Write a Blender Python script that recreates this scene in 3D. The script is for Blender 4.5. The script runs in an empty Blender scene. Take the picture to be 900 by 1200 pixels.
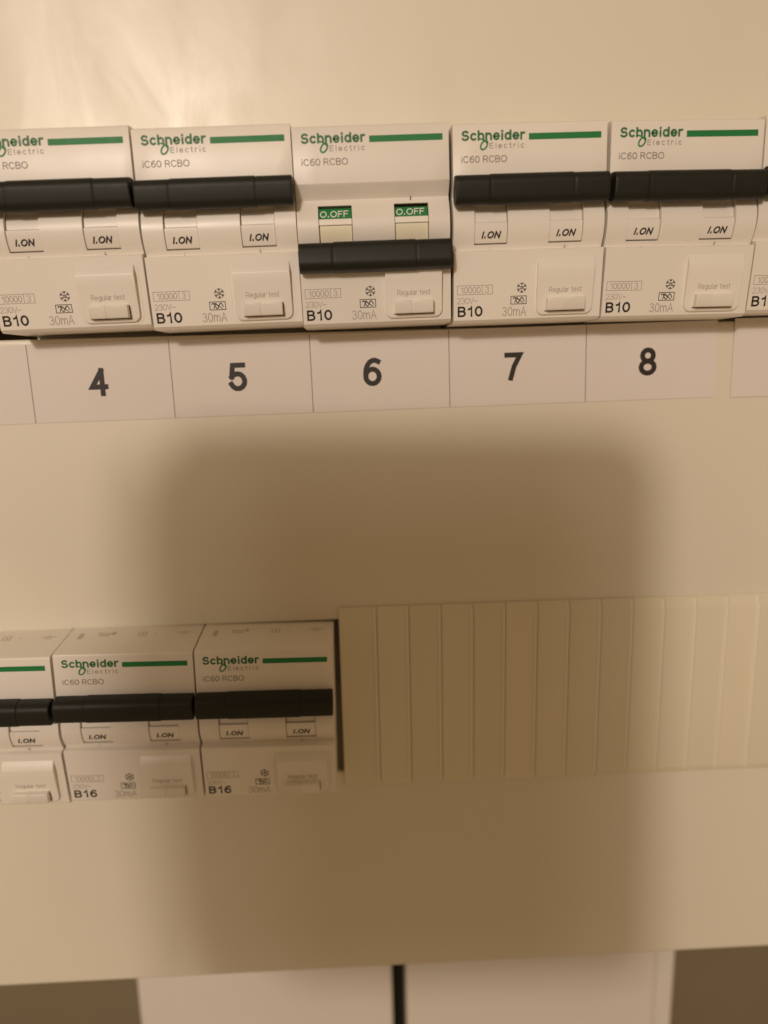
import bpy, bmesh, math, random
from mathutils import Matrix, Vector
random.seed(7)
sc = bpy.context.scene
H0 = 0.0

def W(x, y, z):      # board millimetres (x right, y up, z towards the viewer) -> metres
    return Vector((x * .001, -z * .001, (y + H0) * .001))
def L3(x, y, z):
    return (x * .001, -z * .001, y * .001)

# ------------------------------------------------------------------ camera
CAM = (47.897, -27.063, 205.038)
RX, RY, RZ = -0.2117, -0.0318, -0.0337
Rm = Matrix.Rotation(RX, 3, 'X') @ Matrix.Rotation(RY, 3, 'Y') @ Matrix.Rotation(RZ, 3, 'Z')
B2W = Matrix(((1, 0, 0), (0, 0, -1), (0, 1, 0)))
cam_data = bpy.data.cameras.new('camera')
cam = bpy.data.objects.new('camera', cam_data)
sc.collection.objects.link(cam)
cam.matrix_world = Matrix.Translation(W(*CAM)) @ (B2W @ Rm).to_4x4()
cam_data.sensor_fit = 'VERTICAL'
cam_data.sensor_height = 36
cam_data.sensor_width = 27
cam_data.lens = 908.06 / 1200 * 36
cam_data.clip_start = .002
cam_data.clip_end = 50
cam_data.dof.use_dof = True
cam_data.dof.focus_distance = .188
cam_data.dof.aperture_fstop = 6.2
sc.camera = cam

# ------------------------------------------------------------------ light: one warm lamp up to the left behind the camera, dim warm room
world = bpy.data.worlds.new('World')
sc.world = world
world.use_nodes = True
bg = world.node_tree.nodes['Background']
bg.inputs[0].default_value = (1.0, .64, .33, 1)
bg.inputs[1].default_value = .285
LAMP = (-257, 304, 1100)
for nm, en, rad in (('lamp_bulb', 16.8, .036), ('lamp_shade_glow', 11.5, .15)):   # a bulb inside a glowing shade
    ld = bpy.data.lights.new(nm, 'POINT')
    ld.energy = en
    ld.color = (1.0, .85, .72)
    ld.shadow_soft_size = rad
    lamp = bpy.data.objects.new(nm, ld)
    sc.collection.objects.link(lamp)
    lamp.location = W(*LAMP)
sc.view_settings.view_transform = 'Standard'
sc.view_settings.look = 'None'
sc.view_settings.exposure = 0
sc.view_settings.gamma = 1

# ------------------------------------------------------------------ materials
def mat(name, col, rough=.45, spec=.5, bump=None, var=0, varscale=60, metal=0, coat=0, sss=0):
    m = bpy.data.materials.new(name)
    m.use_nodes = True
    nt = m.node_tree
    b = nt.nodes['Principled BSDF']
    b.inputs['Base Color'].default_value = (*col, 1)
    b.inputs['Roughness'].default_value = rough
    b.inputs['Specular IOR Level'].default_value = spec
    b.inputs['Metallic'].default_value = metal
    b.inputs['Coat Weight'].default_value = coat
    tc = nt.nodes.new('ShaderNodeTexCoord')
    if var:
        n = nt.nodes.new('ShaderNodeTexNoise')
        n.inputs['Scale'].default_value = varscale
        n.inputs['Detail'].default_value = 5
        nt.links.new(tc.outputs['Object'], n.inputs['Vector'])
        r = nt.nodes.new('ShaderNodeMix')
        r.data_type = 'RGBA'
        r.inputs[6].default_value = (*[c * (1 - var) for c in col], 1)
        r.inputs[7].default_value = (*[min(1, c * (1 + var)) for c in col], 1)
        nt.links.new(n.outputs['Fac'], r.inputs[0])
        nt.links.new(r.outputs[2], b.inputs['Base Color'])
        rr = nt.nodes.new('ShaderNodeMapRange')
        rr.inputs['To Min'].default_value = rough - .06
        rr.inputs['To Max'].default_value = rough + .08
        nt.links.new(n.outputs['Fac'], rr.inputs['Value'])
        nt.links.new(rr.outputs['Result'], b.inputs['Roughness'])
    if bump:
        last = None
        for s, d in bump:
            n = nt.nodes.new('ShaderNodeTexNoise')
            n.inputs['Scale'].default_value = s
            n.inputs['Detail'].default_value = 3
            nt.links.new(tc.outputs['Object'], n.inputs['Vector'])
            bp = nt.nodes.new('ShaderNodeBump')
            bp.inputs['Strength'].default_value = 1
            bp.inputs['Distance'].default_value = d
            nt.links.new(n.outputs['Fac'], bp.inputs['Height'])
            if last:
                nt.links.new(last.outputs['Normal'], bp.inputs['Normal'])
            last = bp
        nt.links.new(last.outputs['Normal'], b.inputs['Normal'])
    return m

M = {
    'cover': mat('painted_cover', (.785, .74, .62), .42, .72, [(25, .00035), (420, .000012), (2200, .0000022)], .02, 30),
    'plastic': mat('breaker_plastic', (.86, .815, .745), .35, .5, [(1800, .000004)], .02, 90),
    'cream': mat('indicator_cream', (.84, .78, .60), .4, .5, None, .02, 200),
    'black': mat('handle_black', (.014, .015, .011), .5, .32, [(2600, .000006)], .25, 300),
    'green': mat('green_ink', (.012, .21, .055), .5, .4, None, .06, 500),
    'logo': mat('logo_green_ink', (.03, .17, .06), .5, .4, None, .06, 500),
    'grey': mat('grey_ink', (.30, .26, .23), .5, .4, None, .08, 700),
    'lgrey': mat('pale_grey_ink', (.42, .37, .33), .5, .4, None, .08, 700),
    'faint': mat('faint_grey_ink', (.55, .50, .45), .5, .4, None, .08, 700),
    'ink': mat('black_ink', (.032, .027, .022), .5, .4, None, .15, 700),
    'white_ink': mat('white_ink', (.75, .78, .68), .5, .4, None, .05, 700),
    'paper': mat('label_paper', (.79, .735, .70), .75, .25, [(900, .00001)], .02, 120),
    'line': mat('label_line_ink', (.30, .25, .22), .7, .2, None, .1, 300),
    'strip': mat('strip_plastic', (.80, .74, .58), .45, .4, [(25, .0002), (1500, .000004)], .02, 60),
    'ridge': mat('strip_ridge_highlight', (.88, .84, .70), .4, .5, None, .02, 60),  # light along the ribs put into a paler ridge colour
    'dark': mat('window_dark', (.07, .035, .02), .6, .3, None, .1, 300),
    'steel': mat('galvanised_rail', (.35, .34, .32), .45, .5, None, .15, 120, 1.0),
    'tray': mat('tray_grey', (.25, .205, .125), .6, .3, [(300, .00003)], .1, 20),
    'phone': mat('phone_shell', (.03, .03, .035), .35, .5, None, .1, 40),
    'glass': mat('screen_glass', (.01, .01, .012), .08, .5, None, .05, 40),
    'housing': mat('switch_plastic', (.78, .73, .66), .45, .5, [(1800, .000004)], .02, 80),
}

# small differences of tint between mouldings
for _k in ('plastic', 'black', 'strip'):
    _nt = M[_k].node_tree
    _b = _nt.nodes['Principled BSDF']
    _src = _b.inputs['Base Color'].links[0].from_socket
    _oi = _nt.nodes.new('ShaderNodeObjectInfo')
    _mr = _nt.nodes.new('ShaderNodeMapRange')
    _mr.inputs['To Min'].default_value = .955
    _mr.inputs['To Max'].default_value = 1.03
    _nt.links.new(_oi.outputs['Random'], _mr.inputs['Value'])
    _hs = _nt.nodes.new('ShaderNodeHueSaturation')
    _nt.links.new(_mr.outputs['Result'], _hs.inputs['Value'])
    _nt.links.new(_src, _hs.inputs['Color'])
    _nt.links.new(_hs.outputs['Color'], _b.inputs['Base Color'])
# wiped smudges in the gloss of the cover
_nt = M['cover'].node_tree
_b = _nt.nodes['Principled BSDF']
_tc = next(n for n in _nt.nodes if n.type == 'TEX_COORD')
_mp = _nt.nodes.new('ShaderNodeMapping')
_mp.inputs['Rotation'].default_value = (0, math.radians(38), 0)
_mp.inputs['Scale'].default_value = (1.0, 1.0, .45)
_nt.links.new(_tc.outputs['Object'], _mp.inputs['Vector'])
_n = _nt.nodes.new('ShaderNodeTexNoise')
_n.inputs['Scale'].default_value = 40
_n.inputs['Detail'].default_value = 5
_n.inputs['Roughness'].default_value = .62
_n.inputs['Distortion'].default_value = .8
_nt.links.new(_mp.outputs['Vector'], _n.inputs['Vector'])
_r = _nt.nodes.new('ShaderNodeMapRange')
_r.inputs['From Min'].default_value = .32
_r.inputs['From Max'].default_value = .68
_r.inputs['To Min'].default_value = .34
_r.inputs['To Max'].default_value = .48
_nt.links.new(_n.outputs['Fac'], _r.inputs['Value'])
_nt.links.new(_r.outputs['Result'], _b.inputs['Roughness'])

# ------------------------------------------------------------------ helpers
def tag(o, label=None, cat=None, group=None, kind=None):
    for k, v in (('label', label), ('category', cat), ('group', group), ('kind', kind)):
        if v:
            o[k] = v
    return o

def obj(name, mesh, parent=None, m=None, bevel=0, seg=2, smooth=True, angle=32):
    o = bpy.data.objects.new(name, mesh)
    sc.collection.objects.link(o)
    if m and not mesh.materials:
        mesh.materials.append(m)
    if parent:
        o.parent = parent
    if bevel:
        b = o.modifiers.new('bevel', 'BEVEL')
        b.width = bevel * .001
        b.segments = seg
        b.limit_method = 'ANGLE'
        b.angle_limit = math.radians(angle)
        b.harden_normals = False
    if smooth:
        mesh.shade_smooth()
        mesh.set_sharp_from_angle(angle=math.radians(38))
    return o

def empty(name, x, y, z, roll=0):
    o = bpy.data.objects.new(name, None)
    sc.collection.objects.link(o)
    o.empty_display_size = .01
    o.location = W(x, y, z)
    o.rotation_euler = (0, math.radians(-roll), 0)
    return o

def mesh_from(name, verts, faces):
    me = bpy.data.meshes.new(name)
    me.from_pydata([L3(*v) for v in verts], [], faces)
    bm = bmesh.new()
    bm.from_mesh(me)
    bmesh.ops.remove_doubles(bm, verts=bm.verts, dist=2e-6)
    bmesh.ops.dissolve_degenerate(bm, edges=bm.edges, dist=2e-6)
    bmesh.ops.recalc_face_normals(bm, faces=bm.faces)
    bm.to_mesh(me)
    bm.free()
    return me

def loft(name, stations):
    """stations: list of (x, [(y, z), ...]) with equal point counts; closed profiles swept along x"""
    v, f = [], []
    n = len(stations[0][1])
    for x, pr in stations:
        v += [(x, y, z) for y, z in pr]
    for s in range(len(stations) - 1):
        for i in range(n):
            a, b = s * n + i, s * n + (i + 1) % n
            quad = [a, b, b + n, a + n]
            pts = [v[q] for q in quad]
            same_ab = pts[0] == pts[3]
            same_cd = pts[1] == pts[2]
            if same_ab and same_cd:
                continue
            if same_ab:
                quad = [a, b, b + n]
            elif same_cd:
                quad = [a, b, a + n]
            f.append(quad)
    f.append(list(range(n)))
    f.append([(len(stations) - 1) * n + i for i in range(n)])
    return mesh_from(name, v, f)

def box(name, x0, x1, y0, y1, z0, z1):
    return loft(name, [(x0, [(y0, z0), (y1, z0), (y1, z1), (y0, z1)]), (x1, [(y0, z0), (y1, z0), (y1, z1), (y0, z1)])])

# single-line lettering: centre lines per character, cap height 1
def A(cx, cy, rx, ry, a0, a1, n=None):
    n = n or max(4, int(abs(a1 - a0) / 22))
    return [(cx + rx * math.cos(math.radians(a0 + (a1 - a0) * i / n)), cy + ry * math.sin(math.radians(a0 + (a1 - a0) * i / n))) for i in range(n + 1)]
XH = .72
GL = {
    '0': (.56, [A(.28, .5, .28, .5, 0, 360, 18)]),
    '1': (.34, [[(.02, .76), (.2, .82), (.28, 1), (.28, 0)]]),
    '2': (.54, [A(.27, .72, .25, .28, 170, -25, 9) + [(.38, .43), (.06, .14), (.0, 0), (.54, 0)]]),
    '3': (.54, [A(.26, .75, .23, .25, 160, -80, 9), A(.26, .27, .27, .27, 95, -165, 10)]),
    '4': (.58, [[(.43, 0), (.43, 1)], [(.43, .98), (.0, .3), (.58, .3)]]),
    '5': (.54, [[(.5, 1), (.1, 1), (.04, .5)], A(.26, .32, .27, .32, 145, -160, 11)]),
    '6': (.54, [A(.28, .31, .26, .31, 0, 360, 16), A(.36, .42, .34, .58, 195, 62, 7)]),
    '7': (.54, [[(.0, 1), (.54, 1), (.3, .5), (.17, 0)]]),
    '8': (.56, [A(.28, .76, .23, .24, 0, 360, 14), A(.28, .26, .28, .26, 0, 360, 14)]),
    'A': (.68, [[(.0, 0), (.34, 1), (.68, 0)], [(.12, .34), (.56, .34)]]),
    'B': (.58, [[(.0, 0), (.0, 1), (.32, 1)] + A(.32, .77, .22, .23, 80, -90, 7) + [(.0, .53)], [(.32, .53)] + A(.32, .265, .26, .265, 80, -90, 8) + [(.0, 0)]]),
    'C': (.68, [A(.36, .5, .36, .5, 42, 318, 14)]),
    'E': (.54, [[(.54, 1), (.0, 1), (.0, 0), (.54, 0)], [(.0, .52), (.48, .52)]]),
    'F': (.5, [[(.5, 1), (.0, 1), (.0, 0)], [(.0, .5), (.42, .5)]]),
    'I': (.08, [[(.04, 0), (.04, 1)]]),
    'N': (.62, [[(.0, 0), (.0, 1), (.62, 0), (.62, 1)]]),
    'O': (.76, [A(.38, .5, .38, .5, 0, 360, 20)]),
    'R': (.6, [[(.0, 0), (.0, 1), (.34, 1)] + A(.34, .745, .23, .255, 80, -90, 7) + [(.0, .49)], [(.34, .49), (.58, 0)]]),
    'S': (.58, [A(.3, .74, .26, .26, 35, 255, 10) + A(.28, .27, .29, .27, 80, -150, 11)]),
    'V': (.62, [[(.0, 1), (.31, 0), (.62, 1)]]),
    'a': (.48, [A(.24, XH * .74, .22, XH * .26, 150, 0, 6) + [(.46, 0)], A(.22, .2, .22, .2, 60, 350, 11)]),
    'c': (.46, [A(.25, XH / 2, .25, XH / 2, 48, 312, 11)]),
    'd': (.5, [A(.24, XH / 2, .24, XH / 2, 0, 360, 14), [(.5, 0), (.5, 1)]]),
    'e': (.5, [[(.02, XH / 2), (.5, XH / 2)] + A(.25, XH / 2, .25, XH / 2, 0, 315, 12)[1:]]),
    'g': (.5, [A(.24, XH / 2, .24, XH / 2, 0, 360, 14), [(.5, XH), (.5, -.1)] + A(.25, -.1, .25, .18, -10, -150, 6)]),
    'h': (.48, [[(.0, 0), (.0, 1)], A(.24, XH * .6, .24, XH * .4, 175, 0, 6) + [(.48, 0)]]),
    'i': (.08, [[(.04, 0), (.04, .62)], [(.04, .93), (.04, 1)]]),
    'l': (.08, [[(.04, 0), (.04, 1)]]),
    'm': (.82, [[(.0, 0), (.0, XH)], A(.205, XH * .62, .205, XH * .38, 175, 0, 6) + [(.41, 0)], A(.615, XH * .62, .205, XH * .38, 175, 0, 6) + [(.82, 0)]]),
    'n': (.48, [[(.0, 0), (.0, XH)], A(.24, XH * .6, .24, XH * .4, 175, 0, 6) + [(.48, 0)]]),
    'r': (.28, [[(.0, 0), (.0, XH)], A(.26, XH * .55, .26, XH * .45, 175, 80, 5)]),
    's': (.42, [A(.21, XH * .74, .19, XH * .26, 30, 255, 8) + A(.21, XH * .26, .21, XH * .26, 80, -150, 8)]),
    't': (.3, [[(.12, .95), (.12, .15), (.18, .02), (.3, 0)], [(.0, XH), (.28, XH)]]),
    'u': (.46, [[(.0, XH), (.0, .25)] + A(.22, .24, .22, .24, 185, 350, 6), [(.46, XH), (.46, 0)]]),
    '.': (.1, [[(.05, 0), (.05, .12)]]),
    '~': (.5, [[(.0, .36), (.12, .5), (.25, .43), (.38, .36), (.5, .5)]]),
    ' ': (.16, []),
}

class Flat:
    """flat print: polygons in board x, y laid on a face whose height is zf(y)"""
    def __init__(self, zf, res=0):
        self.res = res
        self.v, self.f, self.zf, self.lift = [], [], zf, 0
    def poly(self, pts):
        s = len(self.v)
        self.v += [(x, y, self.zf(y) + self.lift) for x, y in pts]
        self.f.append(list(range(s, s + len(pts))))
    def rect(self, x0, x1, y0, y1):
        self.poly([(x0, y0), (x1, y0), (x1, y1), (x0, y1)])
    def frame(self, x0, x1, y0, y1, w):
        self.rect(x0, x1, y0, y0 + w); self.rect(x0, x1, y1 - w, y1)
        self.rect(x0, x0 + w, y0 + w, y1 - w); self.rect(x1 - w, x1, y0 + w, y1 - w)
    def stroke(self, pts, w, closed=False):
        n = len(pts)
        Ls, Rs = [], []
        for i in range(n):
            a = pts[(i - 1) % n] if (closed or i > 0) else pts[i]
            b = pts[(i + 1) % n] if (closed or i < n - 1) else pts[i]
            dx, dy = b[0] - a[0], b[1] - a[1]
            l = math.hypot(dx, dy) or 1
            h = w / 2
            if a is not pts[i] and b is not pts[i]:
                d1 = math.hypot(pts[i][0] - a[0], pts[i][1] - a[1]) or 1
                u1 = ((pts[i][0] - a[0]) / d1, (pts[i][1] - a[1]) / d1)
                d2 = math.hypot(b[0] - pts[i][0], b[1] - pts[i][1]) or 1
                u2 = ((b[0] - pts[i][0]) / d2, (b[1] - pts[i][1]) / d2)
                dx, dy = u1[0] + u2[0], u1[1] + u2[1]
                l = math.hypot(dx, dy) or 1
                h = w / 2 / max(.45, l / 2)
            nx, ny = -dy / l * h, dx / l * h
            Ls.append((pts[i][0] + nx, pts[i][1] + ny)); Rs.append((pts[i][0] - nx, pts[i][1] - ny))
        for i in range(n if closed else n - 1):
            j = (i + 1) % n
            self.poly([Rs[i], Rs[j], Ls[j], Ls[i]])
    def text(self, s, x0, x1, y0, y1, w, shear=0, gap=.2, lay=.006):
        """y0..y1 is baseline to cap height; w is the line width in mm"""
        x, lines = 0.0, []
        for ch in s:
            adv, pl = GL[ch]
            lines += [[(px + x + shear * py, py) for px, py in p] for p in pl]
            x += adv + gap
        ax = min(p[0] for l in lines for p in l); bx = max(p[0] for l in lines for p in l)
        sx = (x1 - x0 - w) / max(bx - ax, 1e-6); sy = (y1 - y0 - w)
        for k, l in enumerate(lines):
            self.lift = (k % 6) * lay
            closed = len(l) > 4 and abs(l[0][0] - l[-1][0]) < 1e-4 and abs(l[0][1] - l[-1][1]) < 1e-4
            pts = [(x0 + w / 2 + (px - ax) * sx, y0 + w / 2 + py * sy) for px, py in (l[:-1] if closed else l)]
            if not closed:      # let the ends run half a width past, butt cut
                def ext(p, q):
                    d = math.hypot(p[0] - q[0], p[1] - q[1]) or 1
                    return (p[0] + (p[0] - q[0]) / d * w * .45, p[1] + (p[1] - q[1]) / d * w * .45)
                pts = [ext(pts[0], pts[1])] + pts[1:-1] + [ext(pts[-1], pts[-2])]
            if self.res:
                q = []
                seq = pts + [pts[0]] if closed else pts
                for p0, p1 in zip(seq, seq[1:]):
                    m = max(1, int(math.hypot(p1[0] - p0[0], p1[1] - p0[1]) / self.res))
                    q += [(p0[0] + (p1[0] - p0[0]) * i / m, p0[1] + (p1[1] - p0[1]) * i / m) for i in range(m)]
                pts = q if closed else q + [pts[-1]]
            self.stroke(pts, w, closed)
        self.lift = 0
    def mesh(self, name):
        me = bpy.data.meshes.new(name)
        me.from_pydata([L3(*p) for p in self.v], [], self.f)
        bm = bmesh.new(); bm.from_mesh(me)
        bm.normal_update()
        fl = [f for f in bm.faces if f.normal.y > 0]
        if fl:
            bmesh.ops.reverse_faces(bm, faces=fl)
        bm.to_mesh(me); bm.free()
        return me

def sheet(name, xs, ys, holes, z0, z1, parent=None):
    """flat sheet with rectangular holes, front at z1, back at z0"""
    v, f = [], []
    idx = {}
    def vid(i, j, k):
        key = (i, j, k)
        if key not in idx:
            idx[key] = len(v)
            v.append((xs[i], ys[j], (z0, z1)[k]))
        return idx[key]
    nx, ny = len(xs) - 1, len(ys) - 1
    solid = [[not any(h[0] <= (xs[i] + xs[i + 1]) / 2 <= h[1] and h[2] <= (ys[j] + ys[j + 1]) / 2 <= h[3] for h in holes)
              for j in range(ny)] for i in range(nx)]
    for i in range(nx):
        for j in range(ny):
            if not solid[i][j]:
                continue
            f.append([vid(i, j, 1), vid(i + 1, j, 1), vid(i + 1, j + 1, 1), vid(i, j + 1, 1)])
            f.append([vid(i, j, 0), vid(i, j + 1, 0), vid(i + 1, j + 1, 0), vid(i + 1, j, 0)])
            for di, dj, (a, b) in ((-1, 0, ((i, j), (i, j + 1))), (1, 0, ((i + 1, j), (i + 1, j + 1))),
                                   (0, -1, ((i, j), (i + 1, j))), (0, 1, ((i, j + 1), (i + 1, j + 1)))):
                ii, jj = i + di, j + dj
                if not (0 <= ii < nx and 0 <= jj < ny and solid[ii][jj]):
                    f.append([vid(*a, 0), vid(*b, 0), vid(*b, 1), vid(*a, 1)])
    return mesh_from(name, v, f)

# ------------------------------------------------------------------ enclosure behind the cover
X0, X1, YT, YB = -190.0, 290.0, 150.0, -400.0
ROW2Y = -124.4
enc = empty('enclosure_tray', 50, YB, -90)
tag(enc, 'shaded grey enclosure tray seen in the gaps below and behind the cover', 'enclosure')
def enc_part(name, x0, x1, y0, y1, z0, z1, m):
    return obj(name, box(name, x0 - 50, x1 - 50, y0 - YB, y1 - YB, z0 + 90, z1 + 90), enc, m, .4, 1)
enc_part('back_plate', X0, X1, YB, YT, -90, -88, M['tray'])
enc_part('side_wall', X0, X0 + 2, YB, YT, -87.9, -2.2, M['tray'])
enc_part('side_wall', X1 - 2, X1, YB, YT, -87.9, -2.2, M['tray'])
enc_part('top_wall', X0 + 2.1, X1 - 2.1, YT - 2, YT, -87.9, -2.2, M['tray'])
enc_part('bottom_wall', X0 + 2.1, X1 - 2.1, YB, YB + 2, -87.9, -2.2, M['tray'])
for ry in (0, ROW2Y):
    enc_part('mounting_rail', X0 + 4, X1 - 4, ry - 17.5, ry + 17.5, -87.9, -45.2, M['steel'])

# ------------------------------------------------------------------ the cover: one painted sheet with two rows cut out
COVB = -215.1
cover = obj('board_cover', sheet('board_cover',
            [X0, -172, 272, X1], [COVB, -148.0, -101.5, -23.25, 23.2, YT],
            [(-172, 272, -148.0, -101.5), (-172, 272, -23.25, 23.2)], -2.0, 0.0), None, M['cover'], .9, 3)
cover.location = W(0, 0, 0)
tag(cover, 'glossy cream white cover sheet with two long cut-outs for the breakers', 'cover')

# ------------------------------------------------------------------ breaker
HW = 17.7
S1, S2 = (-12.75, -4.95), (4.85, 12.8)
def arc(y):
    return 13.4 + 2.6 * (1 - ((y - .6) / 6.2) ** 2)
def lowz(y):                      # lower front face
    return 15.9 + (y + 5.8) / (-21.3 + 5.8) * (13.5 - 15.9)
SLOT_T, SLOT_B, SLOT_Z = 5.1, -4.15, 11.8
def profile(slot):
    p = [(-40, -45), (-40, -8), (-22.6, -8), (-22.0, 12.6), (-21.3, 13.5), (-5.9, 15.9), (-5.55, 15.5), (-5.3, 13.65)]
    n = 10
    ys = [SLOT_B, SLOT_B + .02] + [SLOT_B + (SLOT_T - SLOT_B) * i / n for i in range(1, n)] + [SLOT_T - .02, SLOT_T]
    for k, y in enumerate(ys):
        inner = slot and 0 < k < len(ys) - 1
        p.append((y, SLOT_Z if inner else arc(y)))
    p += [(6.5, 13.75), (9.1, 16.2), (9.6, 16.55), (21.1, 16.55), (21.6, 16.35), (21.9, 15.6), (22.7, 2.0), (22.9, -8), (40, -8), (40, -45)]
    return p
PA, PB = profile(False), profile(True)
st = [(-HW, PA), (S1[0], PA), (S1[0], PB), (S1[1], PB), (S1[1], PA), (S2[0], PA), (S2[0], PB), (S2[1], PB), (S2[1], PA), (HW, PA)]
ME = {}
ME['body'] = loft('body', st)

def rounded(cy, cz, hy, hz, r, n=5, tilt=0):
    pts = []
    for k, (sy, sz) in enumerate(((1, 1), (-1, 1), (-1, -1), (1, -1))):
        for i in range(n + 1):
            a = math.pi / 2 * i / n
            if k == 0: dy, dz = math.sin(math.pi / 2 - a) , math.cos(math.pi / 2 - a)
            if k == 1: dy, dz = -math.sin(a), math.cos(a)
            if k == 2: dy, dz = -math.cos(a), -math.sin(a)
            if k == 3: dy, dz = math.sin(a), -math.cos(a)
            pts.append((sy * (hy - r) + dy * r, sz * (hz - r) + dz * r))
    c, s = math.cos(tilt), math.sin(tilt)
    return [(cy + y * c - z * s, cz + y * s + z * c) for y, z in pts]
def handle_mesh(name, cy, tilt):
    def pr(k, dz=0):
        return rounded(cy, 17.9 + dz, 3.25 * k, 2.75 * k, 2.0 * k, 6, tilt)
    s = [(-17.55, pr(.94)), (-17.4, pr(.975)), (-17.1, pr(.985)), (-16.7, pr(.985)), (-10.4, pr(.985)),
         (-10.0, pr(.985)), (-9.88, pr(.965)), (-9.75, pr(.965)), (-9.65, pr(1.012)), (-9.3, pr(1.022)), (-8.9, pr(1.022)), (0, pr(1.022)), (8.7, pr(1.022)),
         (9.1, pr(1.022)), (9.28, pr(1.012)), (9.36, pr(.965)), (9.5, pr(.965)), (9.6, pr(.985)), (10.0, pr(.985)), (16.7, pr(.985)),
         (17.1, pr(.985)), (17.4, pr(.975)), (17.55, pr(.94))]
    return loft(name, s)
ME['handle_on'] = handle_mesh('handle_on', 7.35, math.radians(8))
ME['handle_off'] = handle_mesh('handle_off', -6.75, math.radians(-12))
def stem_mesh(name, sl, y0, y1):
    return box(name, sl[0] + .9, sl[1] - .9, y0, y1, 11.7, 15.6)

def inset_plate(name, sl, y0, y1, off, gap=.22):
    n = 14
    pr = [(y0 + (y1 - y0) * i / n, arc(y0 + (y1 - y0) * i / n) - off) for i in range(n + 1)]
    pr += [(y1, SLOT_Z + .05), (y0, SLOT_Z + .05)]
    return loft(name, [(sl[0] + gap, pr), (sl[1] - gap, pr)])
for i, sl in enumerate((S1, S2)):
    cx = (sl[0] + sl[1]) / 2
    ME['on_plate%d' % i] = inset_plate('on_plate', sl, -3.85, .66, .42, .08)
    ME['on_block%d' % i] = inset_plate('on_block', sl, .67, 5.0, .95, .1)
    t = Flat(lambda y: arc(y) - .42 + .05, .22)
    t.text('I.ON', cx - 2.2, cx + 2.4, -2.85, -1.3, .33, .2, .3)
    ME['on_text%d' % i] = t.mesh('on_text')
    ME['off_plate%d' % i] = inset_plate('off_plate', sl, 2.15, 4.55 if i == 0 else 4.35, .75, .15)
    t = Flat(lambda y: arc(y) - .75 + .05, .22)
    t.text('O.OFF', cx - 3.5, cx + 3.1, 2.5, 4.0, .24, .05, .26)
    ME['off_text%d' % i] = t.mesh('off_text')
    ME['off_ledge%d' % i] = inset_plate('off_ledge', sl, .75, 2.13, .5, .1)
    ME['off_block%d' % i] = inset_plate('off_block', sl, -4.0, .74, .9, .12)
ME['slot_back'] = box('slot_back', S2[0] + .1, S2[1] - .1, 4.4, 5.0, SLOT_Z + .05, 12.9)
# small moulded seam under (or above) the right window
ME['seam_low'] = box('seam_low', 8.75, 8.93, -5.25, -4.2, 13.0, arc(-4.7) + .1)
ME['seam_low1'] = box('seam_low1', -8.95, -8.87, -5.25, -4.2, 13.0, arc(-4.7) + .06)
ME['seam_top'] = box('seam_top', 8.7, 8.88, 5.15, 6.6, 13.0, 14.2)

# test plate: wedge topped raised plate, rounded lower corners
PX0, PX1 = 2.1, 15.5
def platez(y):
    return 16.7 + (y + 10.05) / (-20.6 + 10.05) * (14.3 - 16.7)
def plate_profile(bot):
    return [(bot, 12.8), (bot, platez(bot) - .25), (bot + .25, platez(bot + .25)), (-12.5, platez(-12.5)), (-10.05, platez(-10.05)),
            (-9.85, platez(-10.05) - .02), (-6.75, 15.25), (-6.5, 15.0), (-6.5, 12.8)]
bots = []
for i in range(6):
    a = math.pi / 2 * i / 5
    bots.append((PX0 + 1.6 * (1 - math.cos(a)) , -20.7 + 1.6 * (1 - math.sin(a))))
stt = [(x, plate_profile(b)) for x, b in bots] + [(PX0 + PX1 - x, plate_profile(b)) for x, b in reversed(bots)]
ME['test_plate'] = loft('test_plate', stt)
# thin rim line moulded around the plate
rim = []
r0, r1 = PX0 - .75, PX1 + .75
rim_pts = [(r0, -8.0)] + [(r0 + 2.2 * (1 - math.cos(math.pi / 2 * i / 6)), -21.2 + 2.2 * (1 - math.sin(math.pi / 2 * i / 6))) for i in range(7)] \
    + [(r1 - 2.2 * (1 - math.cos(math.pi / 2 * i / 6)), -21.2 + 2.2 * (1 - math.sin(math.pi / 2 * i / 6))) for i in range(6, -1, -1)] + [(r1, -8.0)]
fr = Flat(lambda y: lowz(y) + .05)
fr.stroke(rim_pts, .16)
ME['plate_rim'] = fr.mesh('plate_rim')
bz = lambda y: platez(y)
ME['test_button'] = loft('test_button', [(x, [(-19.7, 13.9), (-19.7, bz(-19.7) + 1.75), (-19.45, bz(-19.45) + 1.9), (-16.9, bz(-16.9) + 1.75), (-16.7, bz(-16.7) + 1.45), (-16.7, 14.2)])
                         for x in (4.25, 8.2)])
ME['test_button2'] = loft('test_button2', [(x, [(-19.7, 13.9), (-19.7, bz(-19.7) + 1.72), (-19.45, bz(-19.45) + 1.87), (-16.9, bz(-16.9) + 1.72), (-16.7, bz(-16.7) + 1.42), (-16.7, 14.2)])
                         for x in (8.2, 13.3)])
t = Flat(lambda y: platez(y) + .02)
t.rect(4.05, 13.5, -19.9, -19.65)  # dark strips painting the button's shadow below and to its right
t.rect(13.28, 13.5, -19.65, -16.75)
ME['painted_button_shadow'] = t.mesh('painted_button_shadow')
t = Flat(lambda y: platez(y) + .035)
t.text('Regular test', 4.9, 12.7, -15.55, -14.3, .11, 0, .22)
ME['test_text'] = t.mesh('test_text')

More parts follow.
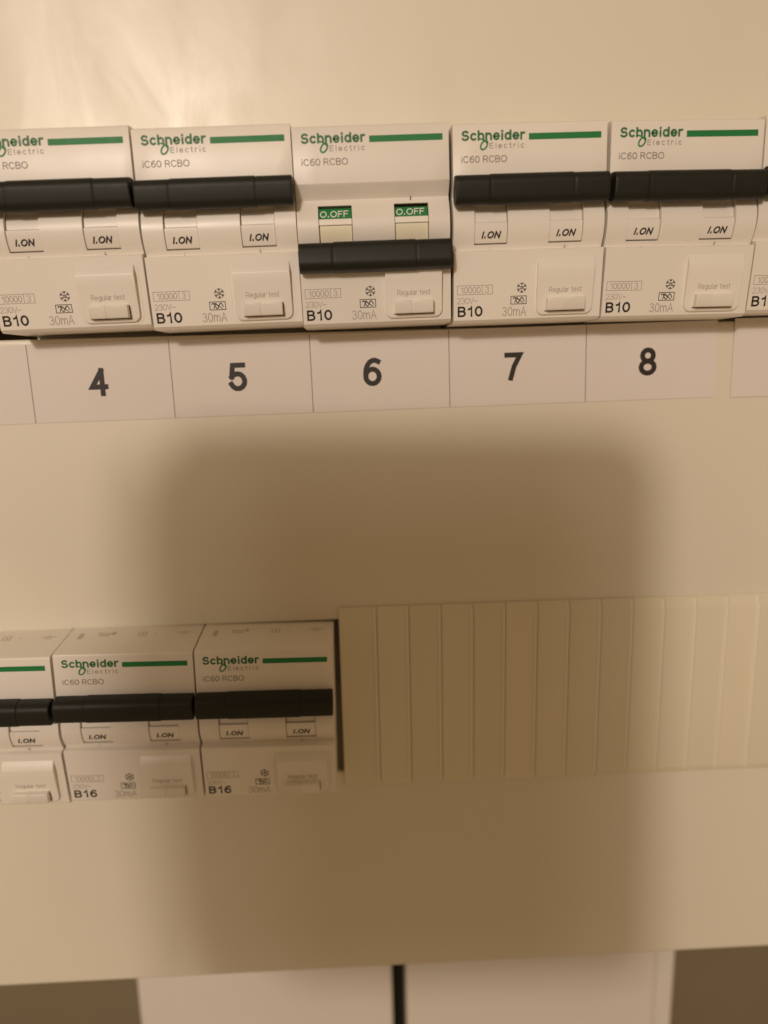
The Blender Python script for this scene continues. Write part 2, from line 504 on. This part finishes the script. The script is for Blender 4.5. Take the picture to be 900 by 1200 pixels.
up = lambda y: 16.55 + .035
t = Flat(up)
t.text('Schneider', -15.65, -1.15, 18.1, 20.3, .45, 0, .28)
ME['logo'] = t.mesh('logo')
t = Flat(lambda y: 16.55 + .065)
loop = [(-10.55 + .72 * math.cos(a) * 1.0 + .35 * math.sin(a), 17.15 + .95 * math.sin(a)) for a in [2 * math.pi * i / 20 for i in range(20)]]
t.stroke(loop, .34, True)
t.lift = .006
t.stroke([(-11.75, 18.6), (-10.9, 18.35), (-10.2, 17.95), (-9.9, 17.5)], .3)
ME['logo_loop'] = t.mesh('logo_loop')
t = Flat(up)
t.text('Electric', -9.3, -1.45, 16.4, 17.6, .14, 0, .42)
ME['logo_sub'] = t.mesh('logo_sub')
t = Flat(up)
t.rect(-.3, 16.3, 18.05, 19.42)
ME['bar'] = t.mesh('bar')
t = Flat(up)
t.text('iC60 RCBO', -15.8, -5.3, 13.45, 14.95, .2, 0, .22)
ME['type'] = t.mesh('type')
lo = lambda y: lowz(y) + .035
t = Flat(lo)
t.frame(-16.95, -8.4, -15.45, -13.3, .13)
t.rect(-10.95, -10.83, -15.3, -13.42)
t.text('10000', -16.0, -11.3, -15.1, -13.65, .15, 0, .16)
t.text('3', -10.2, -9.3, -15.1, -13.65, .13)
ME['breaking'] = t.mesh('breaking')
t = Flat(lo)
t.text('230V~', -16.9, -12.0, -17.5, -16.1, .12, 0, .14)
ME['voltage'] = t.mesh('voltage')
for nm in ('B10', 'B16'):
    t = Flat(lo)
    t.text(nm, -16.75, -10.75, -20.5, -18.05, .45, 0, .32)
    ME[nm] = t.mesh(nm)
t = Flat(lo)
t.text('30mA', -6.0, -.2, -20.6, -18.5, .18, 0, .22)
ME['sens'] = t.mesh('sens')
t = Flat(lo)
cx, cy = -1.45, -14.2
for k in range(6):
    a = math.pi / 3 * k + math.pi / 6
    ex, ey = cx + 1.2 * math.cos(a), cy + 1.2 * math.sin(a)
    b1, b2 = a + .38, a - .38
    t.stroke([(cx + .55 * math.cos(a), cy + .55 * math.sin(a)), (ex, ey)], .2)
    t.lift = .004
    t.stroke([(cx + 1.15 * math.cos(b1), cy + 1.15 * math.sin(b1)), (cx + .8 * math.cos(a), cy + .8 * math.sin(a)), (cx + 1.15 * math.cos(b2), cy + 1.15 * math.sin(b2))], .17)
    t.lift = 0
t.text('25', cx - .5, cx + .5, cy - .38, cy + .38, .14)
t.frame(-4.05, -.2, -17.95, -16.0, .16)
wv = [(-3.5 + 2.75 * i / 16, -17.0 + .62 * math.sin(2 * math.pi * i / 16 * 1.5 + .5)) for i in range(17)]
t.lift = .004
t.stroke(wv, .2)
t.lift = .008
t.stroke([(-3.1, -17.6), (-2.5, -16.4), (-2.0, -17.0), (-1.3, -16.35)], .18)
t.lift = .012
t.stroke([(-2.9, -16.35), (-1.0, -17.65)], .18)
ME['symbols'] = t.mesh('symbols')
# prints on the sloped top side of the nose (seen from above on the lower row)
def topside(name, items):
    v, f = [], []
    for x0, x1, z0, z1 in items:
        def yy(z): return 21.9 + (15.6 - z) / 13.6 * .8 + .035
        s = len(v)
        v += [(x0, yy(z0), z0), (x1, yy(z0), z0), (x1, yy(z1), z1), (x0, yy(z1), z1)]
        f.append([s, s + 1, s + 2, s + 3])
    me = bpy.data.meshes.new(name)
    me.from_pydata([L3(*p) for p in v], [], f)
    return me
ME['top_print'] = topside('top_print', [(-14.6, -13.4, 4, 7.5), (-9.6, -9.2, 3.4, 5.6), (-9.0, -5.6, 4.2, 4.8), (-9.0, -6.4, 5.4, 5.9), (-6.0, -5.2, 3.2, 5.0), (1.0, 1.25, 3.8, 6),
    (1.25, 3.2, 3.6, 3.9), (1.25, 3.2, 5.9, 6.2), (3.0, 3.3, 3.8, 6), (1.9, 2.4, 4.4, 5.4), (5.6, 5.9, 4.5, 5.2), (11.2, 15.0, 4.2, 4.6), (12.2, 14.0, 5.2, 5.6), (13.0, 13.4, 3.4, 4.2)])

def breaker(x, y, roll, rating, on, label, dz=0, group=None):
    r = empty('circuit_breaker', x, y, dz, roll)
    tag(r, label, 'circuit breaker', group)
    body = obj('body', ME['body'], r, M['plastic'], .22, 2)
    obj('top_print', ME['top_print'], body, M['faint'], smooth=False)
    obj('moulded_seam', ME['seam_low'], body, M['lgrey'] if on else M['plastic'], smooth=False)
    obj('moulded_seam', ME['seam_low1'], body, M['plastic'], smooth=False)
    h = obj('handle', ME['handle_on' if on else 'handle_off'], r, M['black'], 0)
    for i, sl in enumerate((S1, S2)):
        key = 'stem_%d_%d' % (on, i)
        if key not in ME:
            ME[key] = stem_mesh('stem', sl, 5.0, 9.5) if on else stem_mesh('stem', sl, -9.0, -4.1)
        if on:
            p = obj('indicator', ME['on_plate%d' % i], r, M['plastic'], .15, 2)
            obj('indicator_text', ME['on_text%d' % i], p, M['ink'], smooth=False)
            obj('indicator_block', ME['on_block%d' % i], p, M['plastic'], .2, 2)
        else:
            p = obj('indicator', ME['off_plate%d' % i], r, M['green'], .08, 1)
            obj('indicator_text', ME['off_text%d' % i], p, M['white_ink'], smooth=False)
            obj('indicator_ledge', ME['off_ledge%d' % i], p, M['plastic'], .12, 2)
            obj('indicator_block', ME['off_block%d' % i], p, M['cream'], .15, 2)
    if not on:
        obj('moulded_seam', ME['seam_top'], body, M['ink'], smooth=False)
        obj('slot_back', ME['slot_back'], body, M['dark'], smooth=False)
    obj('logo_print', ME['logo'], r, M['logo'], smooth=False)
    obj('logo_emblem', ME['logo_loop'], r, M['green'], smooth=False)
    obj('logo_subtext', ME['logo_sub'], r, M['grey'], smooth=False)
    obj('green_bar', ME['bar'], r, M['green'], smooth=False)
    obj('type_print', ME['type'], r, M['grey'], smooth=False)
    obj('breaking_capacity_print', ME['breaking'], r, M['lgrey'], smooth=False)
    obj('voltage_print', ME['voltage'], r, M['lgrey'], smooth=False)
    obj('rating_print', ME[rating], r, M['ink'], smooth=False)
    obj('sensitivity_print', ME['sens'], r, M['lgrey'], smooth=False)
    obj('symbol_print', ME['symbols'], r, M['ink'], smooth=False)
    p = obj('test_plate', ME['test_plate'], r, M['plastic'], .18, 2)
    obj('plate_rim', ME['plate_rim'], p, M['plastic'], smooth=False)
    obj('test_print', ME['test_text'], p, M['lgrey'], smooth=False)
    obj('painted_button_shadow', ME['painted_button_shadow'], p, M['dark'], smooth=False)
    b = obj('test_button', ME['test_button'], r, M['plastic'], .15, 2)
    obj('button_half', ME['test_button2'], b, M['plastic'], .15, 2)
    return r

TOPG, LOWG = 'breakers in the upper row', 'breakers in the lower row'
breaker(-18.0, .35, .9, 'B10', True, 'white B10 breaker cut by the left edge, above the first numbered label', 0, TOPG)
breaker(17.9, .15, .95, 'B10', True, 'white breaker with washed-out logo directly left of the switched-off breaker', 0, TOPG)
breaker(53.5, -.15, .8, 'B10', False, 'white B10 breaker above paper label 6, handle down, green off flags showing', 0, TOPG)
breaker(89.7, -.25, .5, 'B10', True, 'white B10 breaker directly right of the switched-off breaker, black handle up', 0, TOPG)
breaker(125.8, -.3, -.2, 'B10', True, 'white B10 breaker above the last numbered label, second right of the switched-off breaker', 0, TOPG)
breaker(161.6, .3, -.2, 'B10', True, 'sliver of white B10 breaker at the right edge, above the blank paper label', 0, TOPG)
breaker(-50.3, -123.9, -.9, 'B16', True, 'lower row white breaker cut off by the left edge', 0, LOWG)
breaker(-14.2, -123.95, -1.0, 'B16', True, 'white B16 breaker, middle of the three in the lower row', 0, LOWG)
breaker(21.7, -124.5, -.8, 'B16', True, 'white B16 breaker beside the black gap and the ribbed blanking strip', 0, LOWG)

# ------------------------------------------------------------------ paper labels under the upper row
LX, LP, LT, LB = -35.27, 35.96, -23.7, -43.6
ls = empty('label_strip', 54, -33.6, 0, .55)
tag(ls, 'white paper strip of numbered cells 4 to 8 under the upper breakers', 'label strip')
edges = [LX - LP] + [LX + LP * k for k in range(5)] + [143.3]
NUM = [None, ('4', -18.0), ('5', 17.6), ('6', 52.5), ('7', 89.4), ('8', 125.0)]
for k in range(6):
    a, b = edges[k] - 54 + .05, edges[k + 1] - 54 - .05
    c = obj('label_card', box('label_card', a, b, LB + 33.6, LT + 33.6, .05, .27), ls, M['paper'], smooth=False)
    if NUM[k]:
        n, nx = NUM[k]
        t = Flat(lambda y: .30)
        t.text(n, nx - 54 - 2.4, nx - 54 + 2.4, -3.75, 3.55, 1.3, lay=.02)
        obj('number_print', t.mesh('number_' + n), c, M['ink'], smooth=False)
        c['label'] = 'paper cell printed with the number ' + n
    if k:
        t = Flat(lambda y: .29)
        t.rect(a - .16, a + .06, LB + 33.6 + .1, LT + 33.6)
        obj('cell_line', t.mesh('cell_line'), c, M['line'], smooth=False)
l2 = obj('blank_label', box('blank_label', -19, 19, -10, 10.4, .25, .5), None, M['paper'], smooth=False)
l2.location = W(166.6, -32.9, 0)
l2.rotation_euler = (math.radians(.6), math.radians(-.2), 0)
tag(l2, 'blank paper label at the right edge after the number 8', 'label')

# ------------------------------------------------------------------ ribbed blanking strip in the lower row
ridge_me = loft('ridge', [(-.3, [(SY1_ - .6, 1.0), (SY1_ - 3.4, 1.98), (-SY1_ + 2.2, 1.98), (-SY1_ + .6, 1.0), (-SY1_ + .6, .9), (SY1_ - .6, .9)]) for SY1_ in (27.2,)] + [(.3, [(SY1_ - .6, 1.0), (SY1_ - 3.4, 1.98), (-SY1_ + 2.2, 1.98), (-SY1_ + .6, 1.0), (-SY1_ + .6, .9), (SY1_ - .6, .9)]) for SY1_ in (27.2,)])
bs = empty('blanking_strip', 110, -125.1, 0, -.15)
tag(bs, 'cream ribbed plastic blanking strip filling the lower cut-out', 'blanking strip')
SY1, SY2 = 27.2, -27.2
spr = [(SY1, .1), (SY1, .55), (SY1 - .3, .8), (SY1 - 3.2, 1.55), (SY1 - 3.6, 1.6), (SY2 + 2.2, 1.6), (SY2 + 1.9, 1.5), (SY2 + .2, .8), (SY2, .5), (SY2, .1)]
seg_me = loft('segment', [(-4.34, spr), (4.34, spr)])
seg_first = loft('segment_first', [(-5.1, spr), (5.1, spr)])
o = obj('segment', seg_first, bs, M['strip'], .4, 3)
o.location = Vector(L3(41.1 + 5.15 - 110, 0, 0))
for k in range(22):
    o = obj('segment', seg_me, bs, M['strip'], .4, 3)
    o.location = Vector(L3(51.53 + 9.0 * k + 4.5 - 110, 0, 0))
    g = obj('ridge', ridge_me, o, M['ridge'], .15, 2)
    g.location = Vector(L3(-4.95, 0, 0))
bpr = [(SY1 - .25, .12), (SY1 - .25, .4), (SY1 - 3.4, 1.0), (SY2 + 2.2, 1.0), (SY2 + .25, .4), (SY2 + .25, .12)]
obj('backing', loft('backing', [(41.4 - 110, bpr), (249.3 - 110, bpr)]), bs, M['strip'], smooth=False)
obj('clip_web', box('clip_web', 47.0 - 110, 48.2 - 110, -22.0, 22.0, -9, .1), bs, M['strip'], smooth=False)

# ------------------------------------------------------------------ recessed pale panels below the cover
def low_panel(x0, x1, label):
    cx, w = (x0 + x1) / 2, (x1 - x0) / 2
    r = empty('recessed_panel', cx, -330, -87.9)
    tag(r, label, 'panel', 'recessed panels below the cover')
    pr = [(-40, 0), (-40, 38), (-38, 41), (60, 42.8), (84, 42.2), (88, 40.5), (90, 37), (90, 0)]
    obj('body', loft('body', [(-w, pr), (w, pr)]), r, M['housing'], 1.0, 3)
    return r
low_panel(-41.4, 54.4, 'pale recessed panel below the cover, left of the black gap')
pR = low_panel(59.6, 156.2, 'pale recessed panel below the cover, right of the black gap')
obj('gap_shade_filler', box('gap_shade_filler', -53.4, -48.45, -39, 89, 0, 30), pR, M['black'], .3, 1)  # black filler added to stand in for shade in the gap
es = obj('end_stop', loft('end_stop', [(x, [(-40, 0), (-40, 36), (84, 38), (88, 36), (88, 0)]) for x in (-4.2, 4.2)]), None, M['housing'], .8, 3)
es.location = W(161.2, -330, -87.9)
tag(es, 'narrow pale end piece right of the right-hand recessed panel', 'end piece')

# ------------------------------------------------------------------ unseen stand-in for phone and hands, behind the lens, sized to its shadow
ph = bpy.data.objects.new('shadow_caster', None)
sc.collection.objects.link(ph)
ph.matrix_world = cam.matrix_world.copy()
tag(ph, 'unseen slab behind the camera, sized to cast the shadow on the cover', 'shadow_caster')
def slab(name, x0, x1, y0, y1, z0, z1, r):
    pts = []
    for cx, cy, a0 in ((x1 - r, y1 - r, 0), (x0 + r, y1 - r, 90), (x0 + r, y0 + r, 180), (x1 - r, y0 + r, 270)):
        for i in range(9):
            a = math.radians(a0 + 90 * i / 8)
            pts.append((cx + r * math.cos(a), cy + r * math.sin(a)))
    n = len(pts)
    v = [(x * .001, y * .001, z0 * .001) for x, y in pts] + [(x * .001, y * .001, z1 * .001) for x, y in pts]
    f = [list(range(n - 1, -1, -1)), list(range(n, 2 * n))] + [[i, (i + 1) % n, (i + 1) % n + n, i + n] for i in range(n)]
    me = bpy.data.meshes.new(name)
    me.from_pydata(v, [], f)
    return me
PXA, PXB, PYA, PYB = -98.5, 7.5, -103.0, 41.0
obj('shell', slab('shell', PXA, PXB, PYA, PYB, 3.5, 11.5, 10), ph, M['phone'], .8, 3)
obj('screen', slab('screen', PXA + 3, PXB - 3, PYA + 4, PYB - 4, 11.55, 11.9, 7), ph, M['glass'])
flap = obj('shadow_edge_flap', slab('shadow_edge_flap', -100, 0, -80, PYB - 2, -1.2, 1.2, 45), ph, M['phone'], .4, 2)   # invented flap, added to soften the left edge of the cast shadow
flap.location = (PXA * .001 - .0008, 0, .0105)
flap.rotation_euler = (0, math.radians(74.5), 0)
